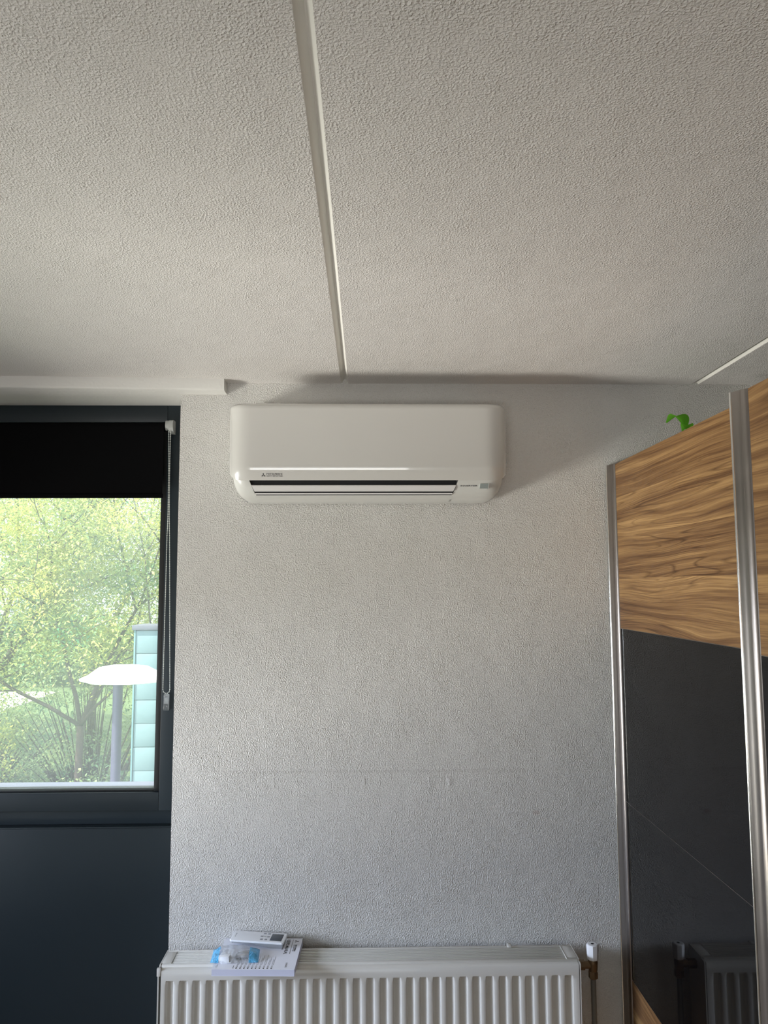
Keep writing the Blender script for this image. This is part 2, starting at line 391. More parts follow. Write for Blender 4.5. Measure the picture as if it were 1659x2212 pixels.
# ------------------------------------------------------------------ front window
win = empty('window_1', (-1.29, 2.79, 1.02), kind='structure')
P = Vector((-1.29, 2.79, 1.02))
def wbox(name, x0, x1, y0, y1, z0, z1, m, bev=0.0015, parent=win):
    return box(name, x0 - P.x, x1 - P.x, y0 - P.y, y1 - P.y, z0 - P.z, z1 - P.z, m, parent, bev)
FY = 2.79; JX = -.735; BZ0, BZ1 = 1.068, 1.130
wbox('frame_jamb', JX, OX + .004, FY, 2.87, BZ0, SZ, M_ANTH)
wbox('frame_jamb', -1.93, -1.845, FY, 2.87, BZ0, SZ, M_ANTH)
wbox('frame_head', -1.845, JX - .0008, FY, 2.87, 2.455, SZ, M_ANTH)
wbox('frame_sill', -1.845, JX - .0008, FY, 2.87, BZ0, BZ1, M_ANTH)
# glazing beads step back to the glass
for nm, x0, x1, z0, z1 in (('glazing_bead', JX - .022, JX - .0008, BZ1, 2.455), ('glazing_bead', -1.845, -1.833, BZ1, 2.455),
                           ('glazing_bead', -1.833, JX - .022, BZ1, BZ1 + .006), ('glazing_bead', -1.833, JX - .022, 2.443, 2.455)):
    wbox(nm, x0, x1, FY + .014, 2.86, z0, z1, M_GASKET, .001)
pane = wbox('window_pane', -1.833, JX - .022, 2.826, 2.830, BZ1 + .006, 2.443, M_PANE, 0)
wbox('recess_board', -1.93, OX + .004, FY + .030, 2.87, 1.0, BZ0, M_ANTH2, 0)
wbox('infill_panel', -1.93, OX + .004, FY - .004, 2.87, 0.0, 1.011, M_ANTH2, .003)
wbox('infill_panel_edge', -1.93, OX + .004, FY - .006, FY + .030, 1.011, 1.0155, M_ANTH, .001)
wbox('outside_sill', -2.0, -.60, 2.875, 3.02, 1.085, 1.112, M_SILL, .003)

# left window (outside the picture, the light comes from it) and window behind the camera
def plain_window(name, axis, c, a0, a1, z0, z1):
    w = empty(name, kind='structure')
    def b(n, p0, p1, q0, q1, m, t=.03):
        if axis == 'x': box(n, c - t, c + t, p0, p1, q0, q1, m, w)
        else: box(n, p0, p1, c - t, c + t, q0, q1, m, w)
    b('window_frame', a0, a0 + .06, z0, z1, M_ANTH); b('window_frame', a1 - .06, a1, z0, z1, M_ANTH)
    b('window_frame', a0 + .06, a1 - .06, z0, z0 + .06, M_ANTH); b('window_frame', a0 + .06, a1 - .06, z1 - .06, z1, M_ANTH)
    b('window_pane', a0 + .06, a1 - .06, z0 + .06, z1 - .06, M_PANEC, .003)
M_PANEC = glassmat('clean_window_glass', (.97, .98, .98), .01, (.9, .9, .9))
plain_window('window_2', 'x', -2.37, .95, 2.30, .50, 1.70)
plain_window('window_3', 'y', -2.26, -1.65, .45, .75, 1.95)

# ------------------------------------------------------------------ roller blind
bl = empty('roller_blind', (-1.29, 2.765, 2.43), label='black roller blind pulled a third of the way down over the window', cat='blind')
B = Vector((-1.29, 2.765, 2.43))
tube('roller_tube', [(-.565, 0, 0), (.5545, 0, 0)], .016, M_BLIND, bl, 20)
def cloth():
    V = []; n = 24
    x0, x1 = -.555, .5525
    prof = [(-.0165, .0), (-.0165, -.03), (-.0165, -.25)]
    bm = bmesh.new()
    bm_box(bm, x0, x1, -.0172, -.0164, -.248, 0)
    from_bm('blind_cloth', bm, M_BLIND, bl)
cloth()
box('bottom_bar', -.557, .5545, -.0205, -.0125, -.262, -.246, M_BLIND, bl, .002)
def bracket():
    # half-round chain drive housing and the wall bracket beside it
    pts = [(math.cos(t) * .015 - .002, math.sin(t) * .0185 + .006) for t in [math.pi * 2 * i / 24 for i in range(24)]]
    prism('drive_housing', pts, 'x', .5565, .5685, M_GREYPL, bl)
    o = prism('mounting_bracket', [(-.013, .022), (-.018, .010), (-.017, -.004), (-.010, -.014), (.004, -.021), (.0245, -.022), (.0245, .026), (-.006, .026)], 'x', .5690, .5845, M_GREYPL, bl)
    o['label'] = 'grey side bracket'
bracket()
def chain():
    bm = bmesh.new(); path = []
    xt0, xt1 = -.7455, -.7395; xb0, xb1 = -.7270, -.7110
    ztop, zbot = 2.420, 1.487
    yt, yb = 2.756, 2.778
    for k in range(400):
        t = k / 399
        z = ztop + (zbot - ztop) * t
        path.append(('L', z))
    step = .0062
    n = int((ztop - zbot) / step)
    def base(t):  # strands nearly touch half way up, spread towards the bottom
        s = t ** 1.15
        mid = -.7186 + .0046 * t
        half = .0033 - .0016 * math.sin(min(1, t / .42) * math.pi) + (.0090 * ((t - .35) / .65) ** .9 if t > .35 else 0)
        return mid, half
    pts = []
    for i in range(n + 1):
        t = i / n; m, h = base(t)
        pts.append((m - h, yt + (yb - yt) * t, ztop + (zbot - ztop) * t))
    m, h = base(1)
    arc = [(m - h * math.cos(a), yb, zbot - h * 1.0 * math.sin(a) - .001) for a in [math.pi * k / 5 for k in range(1, 5)]]
    pts += arc
    for i in range(n, -1, -1):
        t = i / n; m2, h2 = base(t)
        pts.append((m2 + h2, yt + (yb - yt) * t, ztop + (zbot - ztop) * t))
    for p in pts:
        bmesh.ops.create_icosphere(bm, subdivisions=1, radius=.0021, matrix=Matrix.Translation(Vector(p) - B))
    bm_tube(bm, [Vector(p) - B for p in pts], .0006, 4)
    from_bm('bead_chain', bm, M_CHAIN, bl, smooth=True, kind='stuff')
chain()
# clear chain guide screwed to the jamb
hx, hy, hz = -.7138, 2.784, 1.449
ch = empty('chain_holder', (hx, hy + .006, hz - .03), label='small clear plastic chain guide screwed to the dark window jamb below the bead chain', cat='chain guide')
def holder():
    bm = bmesh.new()
    bm_box(bm, -.0092, -.0074, -.012, 0, -.003, .048, .0004); bm_box(bm, .0074, .0092, -.012, 0, -.003, .048, .0004)
    bm_box(bm, -.0074, .0074, -.002, 0, -.003, .048); bm_box(bm, -.0074, .0074, -.012, -.0105, .018, .040)
    bm_box(bm, -.0092, .0092, -.012, 0, -.0045, -.003)
    from_bm('clip_body', bm, M_CLEAR, ch)
    tube('screw', [(0, -.0022, .008), (0, -.0042, .008)], .0022, M_SILV, ch, 10)
    pts = [(.0100 * math.cos(a), .046 + .012 * math.sin(a) * (1 if math.sin(a) > 0 else .9)) for a in [2 * math.pi * i / 16 for i in range(16)]]
    pts = [(p[0], max(p[1], .034) if p[1] < .046 else min(p[1], .052)) for p in pts]
    prism('guide_wheel', pts, 'y', -.0085, -.0045, M_CLEAR, ch)
holder()

# ------------------------------------------------------------------ air conditioner
ac = empty('air_conditioner', (.004, WY, 2.13), label='white wall-mounted split air conditioner high on the textured wall', cat='air conditioner')
A = Vector((.004, WY, 2.13))
HX = .4535; YF = 2.412; CXR, CYR = .085, .080
def plan(hx, yf, cx, cy, yback, n=14):
    """front outline in plan from left-back over the front to right-back"""
    pts = [(-hx, yback)]
    for i in range(n + 1):
        a = math.pi / 2 * i / n
        pts.append((-(hx - cx) - cx * math.cos(a) ** .8, yf + cy - cy * math.sin(a) ** .8))
    for i in range(1, 30):
        pts.append((-(hx - cx) + 2 * (hx - cx) * i / 30, yf))
    for i in range(n + 1):
        a = math.pi / 2 * (1 - i / n)
        pts.append(((hx - cx) + cx * math.cos(a) ** .8, yf + cy - cy * math.sin(a) ** .8))
    pts.append((hx, yback))
    return pts
def panel_off(z):
    """how far the front falls back with height"""
    o = 0.0
    if z > 2.425: o += .016 * ((z - 2.425) / .013) ** 2
    if z < 2.235: o += 7.5 * (2.235 - z) ** 2
    return o
def ac_cover():
    bm = bmesh.new(); pl = plan(HX, YF, CXR, CYR, 2.600)
    zt = 2.4385; zb = 2.188
    rows = []; nr = 34
    def zbot(x):
        e = abs(x) - (HX - .046)
        return zb + (.046 * (1 - math.sqrt(max(0, 1 - (e / .046) ** 2))) if e > 0 else 0)
    for r in range(nr + 1):
        t = r / nr
        t = t ** 1.0
        row = []
        for (x, y) in pl:
            if r == 0: z = zt
            z = zt + (zbot(x) - zt) * t
            k = 0 if y > 2.55 else 1
            o = panel_off(z) * k
            row.append(bm.verts.new((x - A.x + .004, y + o - A.y, z - A.z)))
        rows.append(row)
    for r0, r1 in zip(rows, rows[1:]):
        for i in range(len(pl) - 1): bm.faces.new((r0[i], r0[i + 1], r1[i + 1], r1[i]))
    # top cap
    top = [bm.verts.new((v.co.x * .985, v.co.y + .012 if v.co.y < -.03 else v.co.y, v.co.z + .002)) for v in rows[0]]
    for i in range(len(pl) - 1): bm.faces.new((rows[0][i], top[i], top[i + 1], rows[0][i + 1]))
    bm.faces.new(top)
    # turned-in lower edge
    low = [bm.verts.new((v.co.x * .985, v.co.y + .010 if v.co.y < -.03 else v.co.y, v.co.z + .001)) for v in rows[-1]]
    for i in range(len(pl) - 1): bm.faces.new((rows[-1][i], rows[-1][i + 1], low[i + 1], low[i]))
    o = from_bm('front_panel', bm, M_ACW, ac, smooth=True, auto=40)
ac_cover()
# lower body: sections (half width left, half width right, front y, z)
SEC = [(.440, 2.425, 2.205), (.438, 2.430, 2.188), (.434, 2.437, 2.172), (.428, 2.452, 2.1565), (.420, 2.480, 2.1445), (.408, 2.520, 2.1365), (.395, 2.560, 2.1330), (.39, 2.60, 2.132)]
def body_pt(x_frac_sec, x):
    hx, yf, z = x_frac_sec
    e = abs(x) - (hx - .05)
    y = yf + (.05 * (1 - math.sqrt(max(0, 1 - min(1, e / .05) ** 2))) if e > 0 else 0)
    return y
SX0, SX1 = -.381, .289      # outlet slot
def side_body(name, xa, xb):
    """solid piece of the lower housing between x = xa and xb (one of them may be an outer end)"""
    bm = bmesh.new(); rows = []; n = 14
    for (hx, yf, z) in SEC:
        row = []
        lo = -hx if xa == 'L' else xa
        hi = hx if xb == 'R' else xb
        if xb != 'R': hi = xb + max(0, (2.188 - z)) * .35
        if xa != 'L': lo = xa - max(0, (2.188 - z)) * .35
        for i in range(n + 1):
            s = i / n
            s = (math.sin((s - .0) * math.pi / 2)) if xb == 'R' else (1 - math.cos(s * math.pi / 2))
            x = lo + (hi - lo) * s
            row.append(bm.verts.new((x, min(body_pt((hx, yf, z), x), 2.605) - A.y, z - A.z)))
        rows.append(row)
    back = []
    for row in rows:
        back.append([bm.verts.new((row[0].co.x, -.012, row[0].co.z)), bm.verts.new((row[-1].co.x, -.012, row[-1].co.z))])
    for r0, r1, b0, b1 in zip(rows, rows[1:], back, back[1:]):
        for i in range(n): bm.faces.new((r0[i], r0[i + 1], r1[i + 1], r1[i]))
        bm.faces.new((r0[0], r1[0], b1[0], b0[0])); bm.faces.new((r0[-1], b0[1], b1[1], r1[-1]))
    bm.faces.new([v for v in rows[0]] + [back[0][1], back[0][0]])
    bm.faces.new([v for v in rows[-1]][::-1] + [back[-1][0], back[-1][1]])
    return from_bm(name, bm, M_ACB, ac, smooth=True, auto=40)
side_body('housing_end', 'L', SX0); side_body('housing_end', SX1, 'R')
# housing behind and beneath the outlet
def mid_bottom():
    bm = bmesh.new()
    pts = [(2.473, 2.1475), (2.480, 2.1440), (2.520, 2.1365), (2.560, 2.1330), (2.608, 2.132), (2.608, 2.30), (2.50, 2.30), (2.50, 2.150), (2.478, 2.1505)]
    bm_prism(bm, [(y - A.y, z - A.z) for y, z in pts], 'x', SX0 + .012, SX1 - .012)
    from_bm('housing_base', bm, M_ACB, ac)
    box('air_outlet', SX0 + .001, SX1 - .001, 2.470 - A.y, 2.497 - A.y, 2.151 - A.z, 2.205 - A.z, M_BLACK, ac)
mid_bottom()
def flap():
    bm = bmesh.new()
    prof = [(2.4365, 2.1735), (2.4345, 2.1715), (2.4385, 2.163), (2.4455, 2.1555), (2.4525, 2.1545), (2.4530, 2.1575), (2.4440, 2.1700)]
    A0, B0 = [], []
    for (y, z) in prof:
        k = (2.1735 - z) * .45
        A0.append(bm.verts.new((SX0 + .006 + k, y - A.y, z - A.z))); B0.append(bm.verts.new((SX1 - .006 - k, y - A.y, z - A.z)))
    n = len(prof)
    for i in range(n): bm.faces.new((A0[i], A0[(i + 1) % n], B0[(i + 1) % n], B0[i]))
    bm.faces.new(A0[::-1]); bm.faces.new(B0)
    from_bm('louvre_flap', bm, M_FLAP, ac)
    # thin second lip below the flap
    prism('lower_lip', [(2.4555 - A.y, 2.1500 - A.z), (2.458 - A.y, 2.1475 - A.z), (2.4700 - A.y, 2.1468 - A.z), (2.4700 - A.y, 2.1510 - A.z)], 'x', SX0 + .016, SX1 - .016, M_FLAP, ac)
    box('slot_shadow_gap', SX0 + .017, SX1 - .017, 2.4705 - A.y, 2.4735 - A.y, 2.145 - A.z, 2.151 - A.z, M_BLACK, ac)
flap()
Mtext = lambda x, y, z, tilt=0: Matrix.Translation((x, y - A.y, z - A.z)) @ Matrix.Rotation(R(90 - tilt), 4, 'X')
def ypanel(z): return YF + panel_off(z)
zt1, zt2 = 2.2065, 2.2005
lettering('brand_lettering', 'MITSUBISHI', .0078, Mtext(-.2995, ypanel(zt1) - .0002, zt1, -23), M_INK, ac, sx=1.29, bold=0.0)
lettering('brand_lettering', 'HEAVY INDUSTRIES', .0044, Mtext(-.2995, ypanel(zt2) - .0002, zt2, -25), M_INK, ac, sx=1.34, bold=0.0)
def emblem(name, r, Mx, m, parent):
    bm = bmesh.new()
    for k in range(3):
        a = R(90 + 120 * k)
        d = Vector((math.cos(a), math.sin(a))); q = Vector((-d.y, d.x))
        # three lozenges meeting at the centre, each twice as long as wide
        pts = [Vector((0, 0)), d * r * .5 + q * r * .29, d * r, d * r * .5 - q * r * .29]
        vs = [bm.verts.new((p.x, p.y, 0)) for p in pts]; bm.faces.new(vs)
        v2 = [bm.verts.new((p.x, p.y, -.0005)) for p in pts]; bm.faces.new(v2[::-1])
        for i in range(4): bm.faces.new((vs[i], v2[i], v2[(i + 1) % 4], vs[(i + 1) % 4]))
    bmesh.ops.transform(bm, matrix=Mx, verts=bm.verts)
    return from_bm(name, bm, m, parent)
emblem('brand_emblem', .0074, Mtext(-.3345, ypanel(2.2030) - .0004, 2.2030, -23), M_INK, ac)
lettering('model_lettering', 'INVERTER', .0062, Mtext(.3235, 2.4372, 2.1705, -25), M_INK, ac, sx=2.05, bold=0.0)
# indicator window on the right
ind = prism('indicator_window', [(.3605, 2.1775 - A.z), (.3865, 2.1775 - A.z), (.3850, 2.1625 - A.z), (.3590, 2.1625 - A.z)], 'y', 2.4330 - A.y, 2.4480 - A.y,
            mat('indicator_lens', (.30, .34, .33), .3), ac)
prism('indicator_rim', [(.3870, 2.1785 - A.z), (.3890, 2.1785 - A.z), (.3872, 2.1620 - A.z), (.3830, 2.1600 - A.z), (.3852, 2.1625 - A.z)], 'y', 2.4325 - A.y, 2.4480 - A.y, M_ACB, ac)

# ------------------------------------------------------------------ radiator
rx0, rx1 = -.6405, .6575; ry = 2.468; rtz = .6880
rad = empty('radiator', (0, 2.52, .10), label='white ribbed panel radiator with slotted top grille under the air conditioner', cat='radiator')
Q = Vector((0, 2.52, .10))
def front_panel():
    npitch = 31; pitch = (.6204 + .6024) / 30; c0 = -.6024
    x0, x1 = rx0 + .010, rx1 - .006
    xs = [x0, x0 + .004]
    prof = [(-.5, 0), (-.37, 0), (-.33, .06), (-.29, .45), (-.24, .92), (-.18, 1), (0, 1), (.15, 1), (.19, .90), (.24, .5), (.29, .10), (.33, 0)]
    ds = [0, 0]
    for k in range(npitch):
        for u, d in prof:
            x = c0 + (k + u) * pitch
            if x > xs[-1] + .0003: xs.append(x); ds.append(d)
    xs += [x1 - .004, x1]; ds += [0, 0]
    ztop = .6850; zf = .6545; zb0 = .14
    zs = [ztop, ztop - .003]
    zs += [zf + .0005, zf - .0012, zf - .003, zf - .0055, zf - .009, zf - .013, zf - .02]
    z = zf - .05
    while z > zb0 + .03: zs.append(z); z -= .06
    zs += [zb0 + .02, zb0 + .01, zb0 + .004, zb0, .103]
    V = []
    for z in zs:
        for x, d in zip(xs, ds):
            # rounded head: flute narrows near its ends
            e = min(zf - z, z - zb0)
            e = max(0.0, min(1.0, e / .013)); a = math.sqrt(max(0, 1 - (1 - e) ** 2))
            if e <= 0: dd = 0
            else:
                dd = max(0, min(1, (d - (1 - a) * 1.0) / max(.05, a))) if d < 1 else min(1, a * 1.15)
            yy = ry + .0095 * dd
            V.append([x, yy, z])
    nx = len(xs)
    for i in range(nx): V[i][1] += .004; V[i][2] = ztop + .0015   # rolled top edge
    bm = bmesh.new(); vs = [bm.verts.new(Vector(v) - Q) for v in V]
    for r in range(len(zs) - 1):
        for i in range(nx - 1): bm.faces.new((vs[r * nx + i], vs[r * nx + i + 1], vs[(r + 1) * nx + i + 1], vs[(r + 1) * nx + i]))
    # thickness: side returns
    for i, s in ((0, -1), (nx - 1, 1)):
        cl = [vs[r * nx + i] for r in range(len(zs))]
        bk = [bm.verts.new((v.co.x + s * .0015, ry + .02 - Q.y, v.co.z)) for v in cl]
        for r in range(len(zs) - 1): bm.faces.new((cl[r], cl[r + 1], bk[r + 1], bk[r]))
    tb = [bm.verts.new((vs[i].co.x, ry + .02 - Q.y, vs[i].co.z)) for i in range(nx)]
    for i in range(nx - 1): bm.faces.new((vs[i], tb[i], tb[i + 1], vs[i + 1]))
    from_bm('ribbed_front', bm, M_RAD, rad, smooth=True, auto=50)
front_panel()
box('rear_panel', rx0 + .012, rx1 - .012, 2.560 - Q.y, 2.574 - Q.y, 0, .575, M_RAD, rad, .003)
def rbox(n, x0, x1, y0, y1, z0, z1, bev=.0012, m=None):
    return box(n, x0 - Q.x, x1 - Q.x, y0 - Q.y, y1 - Q.y, z0 - Q.z, z1 - Q.z, m or M_RAD, rad, bev)
# top cover: front and rear rails, end pieces, louvre bars
rbox('top_rail', rx0 + .006, rx1 - .004, 2.4850, 2.4980, .6780, .6925, .0025)
rbox('top_rail', rx0 + .006, rx1 - .004, 2.574, 2.584, .683, .6925, .002)
rbox('top_end', rx0 + .004, rx0 + .034, 2.4985, 2.5735, .6830, .6928, .001)
rbox('top_end', rx1 - .036, rx1 - .004, 2.4985, 2.5735, .6830, .6928, .001)
rbox('top_end_seam', rx1 - .0385, rx1 - .0365, 2.487, 2.578, .6830, .6938, .0006)
nb = 7
for i in range(nb):
    y = 2.5020 + (2.5730 - 2.5020) * i / nb
    rbox('grille_bar', rx0 + .035, rx1 - .0390, y, y + .0066, .6840, .6918, .0010)
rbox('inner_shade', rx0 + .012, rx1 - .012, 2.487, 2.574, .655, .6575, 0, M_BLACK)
# side covers
for s, xa, xb in (('L', rx0, rx0 + .0035), ('R', rx1 - .0035, rx1)):
    prism('side_cover', [(ry + .000 - Q.y, 0), (ry - Q.y, .5850), (ry + .004 - Q.y, .5880), (2.486 - Q.y, .5880), (2.490 - Q.y, .5925), (2.584 - Q.y, .5925), (2.584 - Q.y, 0)], 'x', xa - Q.x, xb - Q.x, M_RAD, rad)
rbox('cover_clip', rx0 - .0025, rx0 + .009, ry - .0015, ry + .008, .668, .691, .001)
cx = .4555
rbox('grille_clip', cx - .006, cx + .006, 2.566, 2.587, .6926, .6985, .001)
# wall brackets carry it
for x in (-.45, .45): rbox('wall_bracket', x - .02, x + .02, 2.574, 2.621, .2, .60, .001)

# thermostatic-free hand valve on the right with its pipe
vx, vy = .7125, 2.530
va = empty('radiator_valve', (vx, vy, .60), label='tarnished brass valve with white knob beside the right end of the radiator', cat='valve')
def valve():
    bm = bmesh.new(); rings = []
    for r, z in ((.0135, .0705), (.0172, .0730), (.0190, .1130), (.0180, .1165), (.0150, .1180)):
        rings.append([bm.verts.new((r * (1.03 if i % 2 else .97) * math.cos(2 * math.pi * (i + .5) / 16), r * math.sin(2 * math.pi * (i + .5) / 16) * (1.03 if i % 2 else .97), z)) for i in range(16)])
    # eight flats
    for rg in rings:
        for i, v in enumerate(rg):
            a = math.atan2(v.co.y, v.co.x); r = math.hypot(v.co.x, v.co.y)
            k = (a + math.pi) % (math.pi / 4) - math.pi / 8
            f = math.cos(math.pi / 8) / math.cos(k)
            v.co.x *= f * 1.03; v.co.y *= f * 1.03
    for r0, r1 in zip(rings, rings[1:]):
        for i in range(16): bm.faces.new((r0[i], r0[(i + 1) % 16], r1[(i + 1) % 16], r1[i]))
    bm.faces.new(rings[0][::-1]); bm.faces.new(rings[-1])
    from_bm('knob', bm, M_KNOB, va, smooth=True, auto=25)
    tube('knob_screw', [(0, 0, .1178), (0, 0, .1186)], .0048, M_BLACK, va, 16)
    tube('valve_body', [(0, 0, .0705), (0, 0, .064), (0, 0, .058), (0, 0, .040), (0, 0, .036)], [.0135, .0155, .0150, .0140, .0125], M_BRASS, va, 12)
    tube('compression_nut', [(0, 0, .0375), (0, 0, .034), (0, 0, .016), (0, 0, .0125)], [.0125, .0148, .0148, .0100], M_BRASS, va, 6)
    tube('union_nut', [(-.0540, 0, .055), (-.0420, 0, .055), (-.0400, 0, .055), (-.0270, 0, .055)], [.0145, .0145, .0148, .0148], M_BRASS, va, 6)
    tube('union_tail', [(-.0280, 0, .055), (-.010, 0, .055)], [.0115, .0115], M_BRASS, va, 12)
valve()
pipe = tube('heating_pipe', [(vx, vy, 0), (vx, vy, .6135)], .0082, M_PIPE, None, 16)
tag(pipe, 'grey vertical heating pipe rising to the brass radiator valve', 'pipe')

# ------------------------------------------------------------------ user manual
mz0, mz1 = .6930, .7130
def quad_M(origin, xdir):
    xd = Vector(xdir).normalized(); zd = Vector((0, 0, 1)); yd = zd.cross(xd)
    return Matrix(((xd.x, yd.x, 0, origin[0]), (xd.y, yd.y, 0, origin[1]), (0, 0, 1, origin[2]), (0, 0, 0, 1)))
ma = empty('user_manual', (-.3390, 2.5100, mz0), (0, 0, R(-2.2)), label='thick white instruction booklet lying across the left end of the radiator', cat='booklet')
mw, md, mt = .249, .202, .0198
def manual():
    cover = box('cover', -mw / 2, mw / 2, -md / 2, md / 2, mt - .0009, mt, M_PAPER, ma)
    bm = bmesh.new(); bm_box(bm, -mw / 2 + .0005, mw / 2 - .0005, -md / 2 + .0006, md / 2 - .0006, .0006, mt - .00095)
    from_bm('page_block', bm, M_PAGES, ma)
    box('back_cover', -mw / 2, mw / 2, -md / 2, md / 2, 0, .0005, M_PAPER, ma)
    # print; reads from the wall towards the room, its head to the right
    T = lambda x, y: Matrix.Translation((x, y, mt + .0002)) @ Matrix.Rotation(R(-90), 4, 'Z')
    lettering('title_lettering', "USER'S MANUAL", .0150, T(.0815, .043), M_INK, ma, sx=.90, bold=.00015)
    lettering('maker_lettering', 'MITSUBISHI', .0075, T(.1085, .035), M_INK, ma, sx=1.15, bold=.00008)
    lettering('maker_lettering', 'HEAVY INDUSTRIES', .0045, T(.1030, .035), M_INKG, ma, sx=1.1, bold=.0001)
    emblem('printed_emblem', .0085, T(.107, .080), M_INK, ma)
    bm = bmesh.new(); bm_box(bm, .0950, .0962, -.004, .092, mt, mt + .0003); from_bm('printed_rule', bm, M_INK, ma)
    lettering('subtitle_lettering', 'AIR-CONDITIONER', .0062, T(.068, .050), M_INKG, ma, bold=.0001)
    blk = bmesh.new(); txt = bmesh.new()
    words = ['ENGLISH', 'DEUTSCH', 'FRANCAIS', 'ESPANOL', 'ITALIANO', 'TURKCE', 'NEDERLANDS', 'PORTUGUES', 'MAGYAR', 'POLSKI']
    for k in range(10):
        x = -.0535 + k * .0117
        bm_box(blk, x, x + .0034, -.0985, -.0920, mt, mt + .0003)
        for dx in (0, .0030): bm_box(blk, x + dx, x + dx + .0005, -.0920, -.0800, mt, mt + .0003)
        bm_box(blk, x, x + .0034, -.0800, -.0795, mt, mt + .0003)
        for q, L0 in ((.0002, .030 + .016 * random.random()), (.0040, .045 + .018 * random.random())):
            y = -.074
            while y < -.074 + L0:
                w = .003 + .006 * random.random()
                bm_box(txt, x + q, x + q + .0012, y, min(y + w, -.074 + L0), mt, mt + .0003); y += w + .0018
    bm_box(blk, -.0625, -.0613, -.0960, -.0790, mt, mt + .0003)
    from_bm('language_boxes', blk, M_INK, ma); from_bm('printed_lines', txt, M_INKG, ma, kind='stuff')
    bm = bmesh.new()
    bm_box(bm, .0930, .0935, -.0890, -.0600, mt, mt + .0003); bm_box(bm, .0975, .0980, -.0890, -.0600, mt, mt + .0003)
    bm_box(bm, .0930, .0980, -.0893, -.0888, mt, mt + .0003); bm_box(bm, .0930, .0980, -.0602, -.0597, mt, mt + .0003)
    bm_box(bm, .0949, .0961, -.0870, -.0630, mt, mt + .0003)
    bm_box(bm, -.1120, -.1112, -.0900, -.0720, mt, mt + .0003); bm_box(bm, -.1150, -.1144, -.0900, -.0790, mt, mt + .0003)
    from_bm('small_print', bm, M_INKG, ma, kind='stuff')
manual()

# ------------------------------------------------------------------ remote control
rm = empty('remote_control', (-.3485, 2.5720, mz1 + .0022), (R(3), R(1.0), R(-7.5)), label='white remote control with grey screen lying on the booklet against the wall', cat='remote')
def remote():
    L2, W2 = .0875, .0305
    def out(l, w, c, n=5):
        p = []
        for sx, sy, a0 in ((1, 1, 0), (-1, 1, 90), (-1, -1, 180), (1, -1, 270)):
            for i in range(n + 1):
                a = R(a0 + 90 * i / n); p.append((sx * (l - c) + c * math.cos(a), sy * (w - c) + c * math.sin(a)))
        return p
    bm = bmesh.new(); rings = []
    for l, w, c, z in ((L2 - .003, W2 - .004, .006, .0125), (L2, W2, .007, .0150), (L2, W2, .007, .0185), (L2 - .0012, W2 - .0012, .006, .0202), (L2 - .004, W2 - .004, .005, .0208)):
        rings.append([bm.verts.new((x, y, z)) for x, y in out(l, w, c)])
    n = len(rings[0])
    for r0, r1 in zip(rings, rings[1:]):
        for i in range(n): bm.faces.new((r0[i], r0[(i + 1) % n], r1[(i + 1) % n], r1[i]))
    bm.faces.new(rings[0][::-1]); bm.faces.new(rings[-1])
    from_bm('casing', bm, M_REM, rm, smooth=True, auto=40)
    # grey underside: deeper under the screen end
    prism('battery_casing', [(.084, .0128), (.083, .0015), (.045, .0), (.018, .004), (-.010, .0085), (-.080, .0095), (-.083, .0128)], 'y', -.026, .026, M_REMG, rm)
    box('screen', .040, .078, -.0205, .0215, .0206, .0212, M_LCD, rm, .0002)
    for i, (x, y) in enumerate([(.030, .019), (.016, .019), (.031, .002), (.020, .002), (.010, .002), (.027, -.016), (.013, -.016)]):
        box('button', x - .0042, x + .0042, y - .0038, y + .0038, .0206, .0214, M_REMG if i != 3 else M_GREYPL, rm, .0003)
    for i in range(3):
        box('printed_mark', -.0760 - .0006, -.0760 + .0022, .010 - i * .008 - .0022, .010 - i * .008 + .002, .0207, .0210, M_INKG, rm)
remote()

# ------------------------------------------------------------------ plastic bag with fittings
bgx, bgy = -.4080, 2.4890
bag = empty('plastic_bag', (bgx, bgy, mz1), (0, 0, R(4)), label='crinkled clear plastic bag with blue printed ends on the white booklet', cat='bag')
def bag_surface(u0, u1, name, m, nx=26, ny=26):
    W_, D_ = .145, .092
    bm = bmesh.new(); g_ = []
    for j in range(ny + 1):
        row = []
        for i in range(nx + 1):
            u = u0 + (u1 - u0) * i / nx; v = j / ny
            x = (u - .5) * W_; y = (v - .5) * D_ * (1 - .18 * abs(u - .45)) + .012 * (.5 - u)
            dome = (max(0, math.sin(math.pi * min(1, max(0, v)))) ** .6) * (max(0, math.sin(math.pi * min(1, max(0, u)))) ** .5)
            z = .002 + dome * (.0290 + .0055 * noise.noise(Vector((x * 45, y * 45, 1.3))) * 1.6 + .003 * noise.noise(Vector((x * 130, y * 130, 4))))
            row.append(bm.verts.new((x, y, z)))
        g_.append(row)
    for r0, r1 in zip(g_, g_[1:]):
        for i in range(nx): bm.faces.new((r0[i], r0[i + 1], r1[i + 1], r1[i]))
    return from_bm(name, bm, m, bag, smooth=True)
bag_surface(0.0, .17, 'blue_band', M_BLUEF, 8); bag_surface(.17, .80, 'film', M_FILM, 30); bag_surface(.80, 1.0, 'blue_band', M_BLUEF, 8)
